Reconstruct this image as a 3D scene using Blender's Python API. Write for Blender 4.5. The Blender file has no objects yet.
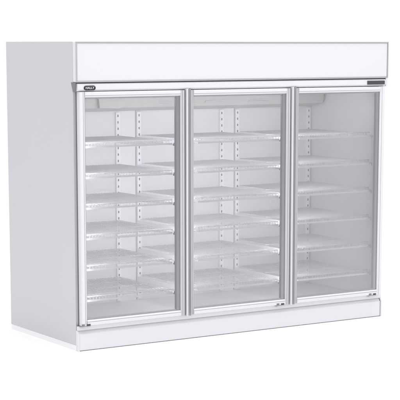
import bpy, bmesh, math, random
from mathutils import Vector, Matrix
random.seed(4)
S = bpy.context.scene
COL = S.collection

# ---------------------------------------------------------------- dimensions
W, D, H = 2.536, 0.965, 2.0        # cabinet
T = 0.05                           # wall thickness
YB = 0.80                          # inner back wall
ZF, ZC = 0.15, 1.665               # inner floor, inner ceiling
DOORF = -0.052                     # door front plane
ZD0, ZD1 = 0.168, 1.682            # doors bottom, top
DOORS = [(0.020, 0.8190, 'l'), (0.8205, 1.6850, 'r'), (1.6865, 2.512, 'r')]
BAYS = [(0.060, 0.792), (0.935, 1.668), (1.783, 2.478)]
MULL = [0.8500, 1.7060]
SHELF_Z = [1.325, 1.125, 0.925, 0.725, 0.522, 0.317]

# ---------------------------------------------------------------- materials
def mat(name, col, rough=0.4, metal=0.0, spec=0.5, bump=0.0, bscale=60.0, mott=0.0, mscale=3.0, coat=0.0):
    m = bpy.data.materials.new(name); m.use_nodes = True
    nt = m.node_tree; b = nt.nodes['Principled BSDF']
    b.inputs['Base Color'].default_value = (*col, 1)
    b.inputs['Roughness'].default_value = rough
    b.inputs['Metallic'].default_value = metal
    b.inputs['Specular IOR Level'].default_value = spec
    b.inputs['Coat Weight'].default_value = coat
    tc = nt.nodes.new('ShaderNodeTexCoord')
    if mott > 0:
        n = nt.nodes.new('ShaderNodeTexNoise'); n.inputs['Scale'].default_value = mscale
        n.inputs['Detail'].default_value = 5
        nt.links.new(tc.outputs['Object'], n.inputs['Vector'])
        mx = nt.nodes.new('ShaderNodeMix'); mx.data_type = 'RGBA'
        mx.inputs['A'].default_value = (*[c*(1-mott) for c in col], 1)
        mx.inputs['B'].default_value = (*[min(1, c*(1+mott*0.5)) for c in col], 1)
        nt.links.new(n.outputs['Fac'], mx.inputs['Factor'])
        nt.links.new(mx.outputs['Result'], b.inputs['Base Color'])
        mr = nt.nodes.new('ShaderNodeMapRange')
        mr.inputs['To Min'].default_value = rough*0.85; mr.inputs['To Max'].default_value = min(1, rough*1.2)
        nt.links.new(n.outputs['Fac'], mr.inputs['Value']); nt.links.new(mr.outputs['Result'], b.inputs['Roughness'])
    if bump > 0:
        n2 = nt.nodes.new('ShaderNodeTexNoise'); n2.inputs['Scale'].default_value = bscale
        n2.inputs['Detail'].default_value = 3
        nt.links.new(tc.outputs['Object'], n2.inputs['Vector'])
        bp = nt.nodes.new('ShaderNodeBump'); bp.inputs['Strength'].default_value = bump
        bp.inputs['Distance'].default_value = 0.002
        nt.links.new(n2.outputs['Fac'], bp.inputs['Height']); nt.links.new(bp.outputs['Normal'], b.inputs['Normal'])
    return m

M = {
 'steel':  mat('shaded_white_coated_steel', (0.53, 0.525, 0.552), 0.38, bump=0.10, bscale=220, mott=0.02),  # same white paint as the front, darkened for the side's weaker light
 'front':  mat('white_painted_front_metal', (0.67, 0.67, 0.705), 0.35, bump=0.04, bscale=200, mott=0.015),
 'sign':   mat('white_sign_acrylic', (0.665, 0.665, 0.70), 0.22, mott=0.012, mscale=1.5, coat=0.2),
 'liner':  mat('white_liner_sheet', (0.765, 0.76, 0.778), 0.42, bump=0.08, bscale=120, mott=0.03),
 'shroud': mat('grey_fan_shroud', (0.55, 0.53, 0.52), 0.5, mott=0.05),
 'frame':  mat('white_door_profile', (0.675, 0.675, 0.705), 0.30, mott=0.012),
 'alu':    mat('satin_aluminium', (0.50, 0.50, 0.53), 0.33, metal=0.85, mott=0.03),
 'grip':   mat('grey_anodised_grip', (0.41, 0.41, 0.435), 0.38, metal=0.2, mott=0.03),
 'gasket': mat('grey_rubber_gasket', (0.19, 0.19, 0.205), 0.6),
 'dark':   mat('dark_gap_trim', (0.05, 0.05, 0.055), 0.5),
 'black':  mat('black_badge_plastic', (0.012, 0.012, 0.014), 0.28),
 'silver': mat('silver_lettering', (0.62, 0.62, 0.64), 0.35, metal=0.3),
 'wire':   mat('white_coated_wire', (0.88, 0.88, 0.90), 0.5, spec=0.3),
 'chrome': mat('hinge_zinc', (0.42, 0.42, 0.44), 0.3, metal=0.9),
 'hole':   mat('slot_shadow_grey', (0.20, 0.20, 0.22), 0.8),
 'spacer': mat('mid_grey_border', (0.47, 0.47, 0.495), 0.4),
 'gap_filler': mat('white_gap_filler', (0.82, 0.82, 0.84), 0.5),
 'pale':   mat('pale_grey_profile', (0.52, 0.52, 0.55), 0.32, mott=0.012),
 'floor':  mat('white_studio_floor', (0.96, 0.96, 0.96), 0.8, spec=0.1, mott=0.003),
}
def glass_mat():
    m = bpy.data.materials.new('clear_door_glass'); m.use_nodes = True
    nt = m.node_tree; nt.nodes.clear()
    o = nt.nodes.new('ShaderNodeOutputMaterial')
    t = nt.nodes.new('ShaderNodeBsdfTransparent'); t.inputs['Color'].default_value = (0.965, 0.965, 0.972, 1)
    g = nt.nodes.new('ShaderNodeBsdfGlossy'); g.inputs['Roughness'].default_value = 0.03
    f = nt.nodes.new('ShaderNodeFresnel'); f.inputs['IOR'].default_value = 1.5
    x = nt.nodes.new('ShaderNodeMixShader')
    d = nt.nodes.new('ShaderNodeBsdfDiffuse'); d.inputs['Color'].default_value = (0.9, 0.9, 0.92, 1)   # diffuse haze mixed in to lift the interior's brightness
    h = nt.nodes.new('ShaderNodeMixShader'); h.inputs[0].default_value = 0.045
    nt.links.new(t.outputs[0], h.inputs[1]); nt.links.new(d.outputs[0], h.inputs[2])
    nt.links.new(f.outputs[0], x.inputs[0]); nt.links.new(h.outputs[0], x.inputs[1])
    nt.links.new(g.outputs[0], x.inputs[2]); nt.links.new(x.outputs[0], o.inputs['Surface'])
    return m
M['glass'] = glass_mat()
def lamp_mat():
    m = bpy.data.materials.new('lit_led_strip'); m.use_nodes = True
    b = m.node_tree.nodes['Principled BSDF']; b.inputs['Base Color'].default_value = (0.8, 0.8, 0.8, 1)
    b.inputs['Emission Color'].default_value = (0.98, 0.98, 1.0, 1); b.inputs['Emission Strength'].default_value = 17
    return m
M['led'] = lamp_mat()

# ---------------------------------------------------------------- mesh helpers
class MB:
    def __init__(s): s.v = []; s.f = []; s.m = []; s.mats = []; s.sm = []
    def mi(s, m):
        if m not in s.mats: s.mats.append(m)
        return s.mats.index(m)
    def box(s, x0, x1, y0, y1, z0, z1, m='front', skip=''):
        b = len(s.v); k = s.mi(m)
        s.v += [(x0,y0,z0),(x1,y0,z0),(x1,y1,z0),(x0,y1,z0),(x0,y0,z1),(x1,y0,z1),(x1,y1,z1),(x0,y1,z1)]
        for f in ((0,3,2,1),(4,5,6,7),(0,1,5,4),(1,2,6,5),(2,3,7,6),(3,0,4,7)):
            s.f.append(tuple(b+i for i in f)); s.m.append(k); s.sm.append(False)
    def prism(s, pts, a0, a1, axis='z', m='front', smooth=False):
        """extrude closed 2-D outline; axis z: pts=(x,y); axis x: pts=(y,z)"""
        b = len(s.v); k = s.mi(m); n = len(pts)
        for a in (a0, a1):
            for p in pts:
                s.v.append((p[0], p[1], a) if axis == 'z' else (a, p[0], p[1]))
        for i in range(n):
            j = (i+1) % n
            s.f.append((b+i, b+j, b+n+j, b+n+i)); s.m.append(k); s.sm.append(smooth)
        s.f.append(tuple(b+i for i in reversed(range(n)))); s.m.append(k); s.sm.append(False)
        s.f.append(tuple(b+n+i for i in range(n))); s.m.append(k); s.sm.append(False)
    def tube(s, pts, r, m='wire', n=6):
        k = s.mi(m); b = len(s.v); P = [Vector(p) for p in pts]
        for i, p in enumerate(P):
            d = (P[min(i+1, len(P)-1)] - P[max(i-1, 0)]).normalized()
            up = Vector((0,0,1)) if abs(d.z) < 0.9 else Vector((0,1,0))
            a = d.cross(up).normalized(); c = a.cross(d)
            for q in range(n):
                t = 2*math.pi*q/n
                s.v.append(tuple(p + r*(math.cos(t)*a + math.sin(t)*c)))
        for i in range(len(P)-1):
            for q in range(n):
                w = (q+1) % n
                s.f.append((b+i*n+q, b+i*n+w, b+(i+1)*n+w, b+(i+1)*n+q)); s.m.append(k); s.sm.append(True)
        s.f.append(tuple(b+q for q in reversed(range(n)))); s.m.append(k); s.sm.append(False)
        e = b+(len(P)-1)*n
        s.f.append(tuple(e+q for q in range(n))); s.m.append(k); s.sm.append(False)
    def build(s, name, parent=None, bevel=0.0, seg=2, kind=None):
        me = bpy.data.meshes.new(name); me.from_pydata(s.v, [], s.f)
        for m in s.mats: me.materials.append(M[m])
        for i, p in enumerate(me.polygons): p.material_index = s.m[i]; p.use_smooth = s.sm[i]
        bm = bmesh.new(); bm.from_mesh(me); bmesh.ops.recalc_face_normals(bm, faces=bm.faces); bm.to_mesh(me); bm.free()
        o = bpy.data.objects.new(name, me); COL.objects.link(o); o.parent = parent
        if kind: o['kind'] = kind
        if bevel > 0:
            b = o.modifiers.new('bevel', 'BEVEL'); b.width = bevel; b.segments = seg; b.limit_method = 'ANGLE'
            b.angle_limit = math.radians(40); b.harden_normals = True
        return o

# ---------------------------------------------------------------- floor
fl = MB(); fl.box(-400, 400, -400, 400, -0.2, 0.0, 'floor')
fl.build('floor', kind='structure')

# ---------------------------------------------------------------- the fridge
root = bpy.data.objects.new('display_fridge', None); COL.objects.link(root)
root['label'] = 'white upright display fridge with three glass doors, wire shelves and a blank header sign'
root['category'] = 'display fridge'

# outer side panels (folded sheet, bottom edge a little above the floor)
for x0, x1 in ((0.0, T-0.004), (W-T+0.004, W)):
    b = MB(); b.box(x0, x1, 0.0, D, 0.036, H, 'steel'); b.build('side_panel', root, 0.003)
b = MB(); b.box(T-0.003, W-T+0.003, YB+0.004, D-0.002, 0.036, H-0.002, 'steel'); b.build('back_panel', root)
b = MB(); b.box(T-0.003, W-T+0.003, 0.0, YB+0.003, ZC+0.004, H-0.002, 'steel'); b.build('top_housing', root, 0.002)
# inner liner: back, floor, side skins
b = MB()
b.box(T-0.003, W-T+0.003, YB-0.004, YB+0.003, ZF, ZC+0.003, 'liner')
b.box(T-0.003, W-T+0.003, 0.006, YB-0.0045, ZF-0.03, ZF, 'liner')
b.box(T-0.003, T+0.004, 0.006, YB-0.0045, ZF+0.0005, ZC+0.003, 'liner')
b.box(W-T-0.004, W-T+0.003, 0.006, YB-0.0045, ZF+0.0005, ZC+0.003, 'liner')
for mx in (0.926, 1.774):                         # joint lines pressed in the back liner
    b.box(mx-0.0015, mx+0.0015, YB-0.0055, YB-0.004, ZF+0.002, ZC, 'hole')
b.build('inner_liner', root)
b = MB(); b.box(T, W-T, 0.02, YB-0.006, 0.045, ZF-0.034, 'steel'); b.build('base_tray', root)

for a, c in BAYS:
    g = MB(); g.box(a+0.04, c-(0.18 if c > 2 else 0.04), 0.012, 0.028, ZC-0.0085, ZC-0.0005, 'led'); g.build('light_strip', root)
# fan shroud under the ceiling
b = MB()
b.prism([(0.60, ZC), (0.60, 1.575), (0.615, 1.545), (YB-0.006, 1.515), (YB-0.006, ZC)], 0.10, W-T-0.03, 'x', 'shroud')
sh = b.build('fan_shroud', root, 0.003)
b = MB(); zt = ZC-0.001       # sloped drain housing on the left of the shroud
k = b.mi('shroud'); P = [(0.50, zt), (0.515, 1.548), (0.66, 1.542), (0.86, 1.590), (0.90, zt)]
b.v = [(p[0], 0.575, p[1]) for p in P] + [(p[0], 0.5985, p[1]) for p in P]
for i in range(5): b.f.append((i, (i+1) % 5, 5+(i+1) % 5, 5+i))
b.f += [(0,1,2,3,4), (9,8,7,6,5)]; b.m = [k]*7; b.sm = [False]*7
b.build('drain_housing', sh, 0.002)
for cx, hw, z in ((1.045, 0.040, 1.571), (1.47, 0.08, 1.571), (1.86, 0.09, 1.571)):
    g = MB()
    g.box(cx-hw, cx+hw, 0.5965, 0.6005, z, z+0.0045, 'grip'); g.box(cx-hw, cx+hw, 0.592, 0.6005, z+0.0063, z+0.0085, 'wire')
    g.build('air_slot', sh)

# shelf standards on the back wall, with slots
for sx in (0.085, 0.775, 0.948, 1.655, 1.795, 2.452):
    b = MB(); w = 0.016
    b.box(sx-w, sx+w, YB-0.018, YB-0.0045, ZF+0.01, 1.505, 'wire')
    z = ZF+0.05
    while z < 1.49:
        b.box(sx-0.0045, sx+0.0045, YB-0.0188, YB-0.0172, z, z+0.016, 'hole'); z += 0.0455
    b.build('shelf_standard', root)

# mullions between the doors and front frame round the opening
for x0, x1 in ((0.0005, 0.045), (W-0.045, W-0.0005)):
    b = MB(); b.box(x0, x1, -0.004, -0.0005, 0.14, 1.735, 'alu'); b.build('front_frame', root)
# added white filler under the cabinet, hides the dark shaded gap there
b = MB(); b.box(0.003, W-0.003, 0.004, D-0.004, 0.0, 0.0355, 'gap_filler'); b.build('gap_filler', root)
for mx in MULL:
    b = MB()
    b.prism([(mx-0.030, 0.0), (mx+0.030, 0.0), (mx+0.030, 0.022), (mx+0.022, 0.045), (mx-0.022, 0.045), (mx-0.030, 0.022)],
            ZF+0.001, ZC+0.003, 'z', 'alu')
    mo = b.build('mullion', root, 0.002)
    for sd in (-1, 1):
        g = MB(); xs = sorted((mx+sd*0.004, mx+sd*0.020)); g.box(xs[0], xs[1], 0.0455, 0.056, 0.22, 1.62, 'led'); g.build('light_strip', mo)
for xs in ((T+0.0045, T+0.013),):
    g = MB(); g.box(xs[0], xs[1], 0.008, 0.024, 0.22, 1.62, 'led'); g.build('light_strip', root)

# top rail between doors and header, carries the badge
b = MB()
b.prism([(0.0, 1.735), (-0.040, 1.735), (-0.046, 1.729), (-0.046, 1.697), (-0.034, 1.686), (0.0, 1.686)], 0.010, W-0.013, 'x', 'frame')
b.build('top_rail', root, 0.0015)
# dark grey joint blocks at the ends of the rail
b = MB(); b.prism([(-0.034, 1.742), (0.022, 1.742), (0.014, 1.722), (-0.004, 1.680), (-0.026, 1.680)], -0.0035, 0.0095, 'x', 'gasket'); b.build('rail_end_cap', root, 0.002)
b = MB(); b.box(W-0.0125, W+0.004, -0.048, -0.001, 1.683, 1.742, 'frame'); b.build('rail_end_cap', root, 0.002)

# header light box
b = MB(); b.box(0.0, W+0.006, -0.040, -0.0005, 1.743, H-0.001, 'front')
hd = b.build('header', root, 0.004)
b = MB(); b.box(0.009, W-0.004, -0.0445, -0.0395, 1.751, H-0.010, 'sign'); b.build('sign_panel', hd, 0.0015)
def trim(x0, x1, y0, y1, z0, z1, m='alu'):
    t = MB(); t.box(x0, x1, y0, y1, z0, z1, m); return t.build('sign_trim', hd, 0.001)
trim(0.0005, W+0.0055, -0.049, -0.040, H-0.0095, H-0.001, 'grip')
trim(0.0005, W+0.0055, -0.049, -0.040, 1.7425, 1.7505)
trim(0.0005, 0.0085, -0.049, -0.040, 1.751, H-0.010)
trim(W-0.0035, W+0.0055, -0.049, -0.040, 1.751, H-0.010)
b = MB(); b.box(0.004, W-0.002, -0.036, -0.003, 1.7355, 1.7422, 'dark'); b.build('shadow_gap', root)

# badge
pts = []
for k in range(24):
    a = 2*math.pi*k/24; c = math.cos(a); s_ = math.sin(a)
    pts.append((0.096 + 0.026*(1 if c >= 0 else -1) + 0.0165*c, 1.7065 + 0.0150*s_))
def xz_plate(pts, y0, y1, name, m, parent, bevel=0):
    b = MB(); n = len(pts); k = b.mi(m)
    b.v = [(p[0], y0, p[1]) for p in pts] + [(p[0], y1, p[1]) for p in pts]
    for i in range(n):
        j = (i+1) % n; b.f.append((i, j, n+j, n+i)); b.m.append(k); b.sm.append(False)
    b.f.append(tuple(range(n))); b.f.append(tuple(n+i for i in reversed(range(n)))); b.m += [k, k]; b.sm += [False, False]
    return b.build(name, parent, bevel)
bd = xz_plate(pts, -0.0505, -0.0460, 'badge', 'black', root, 0.0008)
cu = bpy.data.curves.new('lettering', 'FONT'); cu.body = 'HALLY'; cu.size = 0.0205; cu.extrude = 0.0004
cu.align_x = 'CENTER'; cu.align_y = 'CENTER'; cu.space_character = 1.05; cu.offset = 0.0005
tmp = bpy.data.objects.new('tmp', cu); COL.objects.link(tmp)
bpy.context.view_layer.update()
me = bpy.data.meshes.new_from_object(tmp.evaluated_get(bpy.context.evaluated_depsgraph_get()))
bpy.data.objects.remove(tmp)
me.name = 'lettering'; me.materials.clear(); me.materials.append(M['silver'])
lt = bpy.data.objects.new('lettering', me); COL.objects.link(lt)
lt.matrix_world = Matrix.Translation((0.096, -0.0508, 1.7065)) @ Matrix.Rotation(math.pi/2, 4, 'X')
lt.parent = bd

# dark hinge cover at the top right of the third door
b = MB(); b.box(2.352, 2.508, -0.054, -0.0462, 1.697, 1.724, 'dark'); b.build('hinge_cover', root, 0.002)

# kick plate and sill
b = MB()
b.prism([(-0.030, 0.0045), (-0.030, 0.112), (-0.027, 0.116), (-0.013, 0.1345), (0.0, 0.1345), (0.0, 0.0045)], 0.012, W-0.018, 'x', 'front')
kp = b.build('kick_plate', root, 0.0015)
for x0, x1 in ((0.001, 0.0112), (W-0.0125, W+0.001)):
    b = MB(); b.prism([(-0.031, 0.0), (-0.031, 0.114), (-0.014, 0.1365), (0.0, 0.1365), (0.0, 0.0)], x0, x1, 'x', 'front')
    b.build('end_cap', kp, 0.001)
b = MB(); b.box(W-0.0178, W-0.0128, -0.028, -0.001, 0.002, 0.125, 'gasket'); b.build('joint_strip', kp)
b = MB(); b.box(0.003, W-0.003, -0.024, -0.0045, 0.1370, 0.1640, 'front'); b.build('door_sill', root, 0.002)
b = MB(); b.box(0.012, W-0.014, -0.021, -0.006, 0.1347, 0.1368, 'grip'); b.build('sill_joint', root)

# ---------------------------------------------------------------- doors
def stile(x0, x1, side, fancy):
    """outline (x,y) of a door stile, front at DOORF; side 'l'/'r' = where it sits on the door"""
    yb = -0.010; f = DOORF
    if not fancy:
        if side == 'l':
            return [(x0, yb), (x0, f+0.004), (x0+0.004, f), (x1-0.0165, f), (x1-0.0160, f+0.005), (x1-0.0130, f+0.005), (x1-0.0125, f), (x1-0.010, f), (x1-0.002, f+0.006), (x1, f+0.010), (x1, yb)]
        return [(x0, yb), (x0, f+0.010), (x0+0.002, f+0.006), (x0+0.010, f), (x0+0.0125, f), (x0+0.0130, f+0.005), (x0+0.0160, f+0.005), (x0+0.0165, f), (x1-0.004, f), (x1, f+0.004), (x1, yb)]
    return None
for di, (x0, x1, hinge) in enumerate(DOORS):
    # frame: hinge stile plain, handle stile carries the full height grip profile
    L, R_ = 0.040, 0.040
    if di > 0: L = 0.062
    if di < 2: R_ = 0.041
    b = MB()
    b.prism(stile(x0 + (0.0375 if di > 0 else 0), x0+L, 'l', False), ZD0, ZD1, 'z', 'pale' if di > 0 else 'frame')
    b.prism(stile(x1-R_, x1 - (0.0100 if di < 2 else 0), 'r', False), ZD0, ZD1, 'z', 'pale' if di < 2 else 'frame')
    if di < 2: b.box(x1-0.0098, x1-0.0006, DOORF+0.008, -0.011, ZD0, ZD1, 'gasket')
    f = DOORF
    b.prism([(-0.010, ZD0), (f+0.004, ZD0), (f, ZD0+0.004), (f, ZD0+0.0235), (f+0.005, ZD0+0.024), (f+0.005, ZD0+0.0268), (f, ZD0+0.0273), (f, ZD0+0.030), (f+0.006, ZD0+0.038), (-0.010, ZD0+0.040)], x0+L, x1-R_, 'x', 'frame')
    b.prism([(-0.010, ZD1), (f+0.004, ZD1), (f, ZD1-0.004), (f, ZD1-0.0225), (f+0.005, ZD1-0.023), (f+0.005, ZD1-0.0258), (f, ZD1-0.0263), (f, ZD1-0.029), (f+0.006, ZD1-0.036), (-0.010, ZD1-0.038)], x0+L, x1-R_, 'x', 'frame')
    dr = b.build('door', root, 0.0005, 1)
    # glass panes
    g = MB()
    g.box(x0+L-0.003, x1-R_+0.003, -0.040, -0.036, ZD0+0.038, ZD1-0.036, 'glass')
    g.build('glass_pane', dr)
    # aluminium spacer bar round the pane, behind the glass
    g = MB(); a0, a1, c0, c1 = x0+L, x1-R_, ZD0+0.040, ZD1-0.038
    g.box(a0-0.001, a0+0.007, -0.0355, -0.021, c0, c1, 'alu'); g.box(a1-0.026, a1+0.001, -0.0355, -0.021, c0, c1, 'spacer'); g.box(a1-0.0300, a1-0.0262, -0.0350, -0.018, c0, c1, 'gasket')
    g.box(a0+0.0072, a1-0.0302, -0.0355, -0.021, c0-0.001, c0+0.007, 'alu'); g.box(a0+0.0072, a1-0.0302, -0.0355, -0.021, c1-0.007, c1+0.001, 'alu')
    g.build('glass_spacer', dr)
    # rubber gasket on the back of the frame
    g = MB()
    g.box(x0+0.008, x0+0.034, -0.0098, -0.0045, ZD0+0.006, ZD1-0.006, 'gasket'); g.box(x1-0.034, x1-0.008, -0.0098, -0.0045, ZD0+0.006, ZD1-0.006, 'gasket')
    g.box(x0+0.0342, x1-0.0342, -0.0098, -0.0045, ZD0+0.006, ZD0+0.03, 'gasket'); g.box(x0+0.0342, x1-0.0342, -0.0098, -0.0045, ZD1-0.03, ZD1-0.006, 'gasket')
    g.build('gasket', dr)
    # grip profile: a concave grey channel along the door's left edge
    if di > 0:
        pts = []
        for k in range(13):
            t = k/12; pts.append((x0+0.0125+0.0235*t, f-0.004+0.017*math.sin(math.pi*min(1, t*1.0))**0.8 + 0.004*t))
        pts = [(x0+0.0115, -0.010), (x0+0.0115, f-0.004)] + pts + [(x0+0.0370, f), (x0+0.0370, -0.010)]
        lp = MB()
        lp.prism([(x0, -0.010), (x0, f-0.003), (x0+0.0015, f-0.007), (x0+0.006, f-0.0095), (x0+0.0100, f-0.007), (x0+0.0112, f-0.003), (x0+0.0112, -0.010)], ZD0-0.006, ZD1+0.010, 'z', 'frame')
        lp.build('grip_lip', dr)
        g = MB(); g.prism(pts, ZD0-0.006, ZD1+0.010, 'z', 'grip'); g.build('grip', dr)
    # hinge under the door
    hx = x0+0.030 if hinge == 'l' else x1-0.082
    g = MB()
    g.box(hx-0.036, hx+0.036, -0.050, -0.020, ZD0-0.0065, ZD0-0.001, 'chrome')
    g.box(hx-0.034, hx-0.012, -0.0545, DOORF-0.0002, ZD0+0.000, ZD0+0.014, 'gasket')
    g.box(hx+0.004, hx+0.030, -0.0550, DOORF-0.0002, ZD0+0.002, ZD0+0.012, 'dark')
    g.tube([(hx-0.02, -0.036, ZD0-0.012), (hx-0.02, -0.036, ZD0+0.0005)], 0.006, 'chrome', 10)
    g.build('hinge', dr, 0.0006)

# ---------------------------------------------------------------- wire shelves
def make_shelf(xa, xb):
    r = 0.0032; yf, yr = 0.045, YB-0.035; c = 0.03
    b = MB()
    def loop(z, yfr, rad, drop=0.0):
        pts = [(xa+0.006, yr, z)]
        pts.append((xa+0.006, yfr+c, z))
        for k in range(1, 6):
            t = k/6*math.pi/2; pts.append((xa+0.006+c*(1-math.cos(t)), yfr+c*(1-math.sin(t)), z))
        pts.append((xa+0.006+c, yfr, z)); pts.append((xb-0.006-c, yfr, z))
        for k in range(1, 6):
            t = k/6*math.pi/2; pts.append((xb-0.006-c+c*math.sin(t), yfr+c*(1-math.cos(t)), z))
        pts.append((xb-0.006, yfr+c, z)); pts.append((xb-0.006, yr, z))
        b.tube(pts, rad)
    loop(0.0, yf-0.004, 0.0058)                  # lower front rail and side arms
    b.box(xa+0.030, xb-0.030, yf-0.0125, yf-0.0095, -0.007, 0.006, 'wire')   # flat front lip
    b.tube([(xa+0.02, yf+0.004, 0.026), (xb-0.02, yf+0.004, 0.026)], 0.003)
    for y in (yf+0.14, yf+0.36, yf+0.56, yr):     # cross rails under the slats
        b.tube([(xa+0.008, y, 0.012), (xb-0.008, y, 0.012)], 0.0034, n=5)
    n = round((xb-xa-0.05)/0.0235)
    for i in range(n+1):                         # slat wires bent down at the front
        x = xa+0.025+(xb-xa-0.05)*i/n
        b.tube([(x, yr, 0.0175), (x, yf+0.016, 0.0175), (x, yf+0.006, 0.0245), (x, yf-0.001, 0.020), (x, yf-0.003, 0.0035)], 0.0020, n=4)
    return b.build('shelf', root)
def make_bracket(x, parent):
    b = MB()
    b.prism([(YB-0.019, -0.040), (YB-0.019, 0.006), (0.085, 0.002), (0.060, -0.003), (0.060, -0.012), (0.10, -0.014)], x-0.0015, x+0.0015, 'x', 'wire')
    b.box(x-0.005, x+0.005, 0.046, 0.064, -0.016, 0.004, 'wire' if x > 2.4 else 'gasket')
    return b.build('bracket', parent)
for xa, xb in BAYS:
    s0 = make_shelf(xa, xb)
    br = [make_bracket(xa-0.001, s0), make_bracket(xb+0.001, s0)]
    for i, z in enumerate(SHELF_Z):
        if i == 0:
            s0.location = (0, 0, z); continue
        s = s0.copy(); COL.objects.link(s); s.parent = root; s.location = (0, 0, z)
        for c_ in br:
            d = c_.copy(); COL.objects.link(d); d.parent = s

# ---------------------------------------------------------------- light
w = bpy.data.worlds.new('World'); S.world = w; w.use_nodes = True
bg = w.node_tree.nodes['Background']; bg.inputs['Color'].default_value = (1, 1, 1, 1); bg.inputs['Strength'].default_value = 1.06
def area(name, loc, target, size, power, col=(1, 1, 1)):
    l = bpy.data.lights.new(name, 'AREA'); l.shape = 'SQUARE'; l.size = size; l.energy = power; l.color = col
    o = bpy.data.objects.new(name, l); COL.objects.link(o); o.location = loc
    o.rotation_euler = (Vector(target)-Vector(loc)).to_track_quat('-Z', 'Y').to_euler()
    return o
area('overhead_softbox', (1.2, -1.0, 6.5), (1.2, 0.0, 0), 5.0, 280)

# ---------------------------------------------------------------- camera
pit, yaw = 0.1560, 0.5702
cam = bpy.data.cameras.new('camera'); co = bpy.data.objects.new('camera', cam); COL.objects.link(co)
co.location = (-4.7803, -8.9556, 1.9817)
fwd = Vector((math.sin(yaw)*math.cos(pit), math.cos(yaw)*math.cos(pit), -math.sin(pit)))
co.rotation_euler = fwd.to_track_quat('-Z', 'Y').to_euler()
cam.sensor_width = 36; cam.lens = 1575.36/400*36; cam.shift_y = 92.08/400
cam.clip_start = 0.1; cam.clip_end = 2000
S.camera = co
S.render.engine = 'CYCLES'
S.render.resolution_x = 1024; S.render.resolution_y = 1024
S.cycles.transparent_max_bounces = 24; S.cycles.max_bounces = 12; S.cycles.diffuse_bounces = 6
S.view_settings.view_transform = 'Standard'; S.view_settings.look = 'None'; S.view_settings.exposure = 0; S.view_settings.gamma = 1
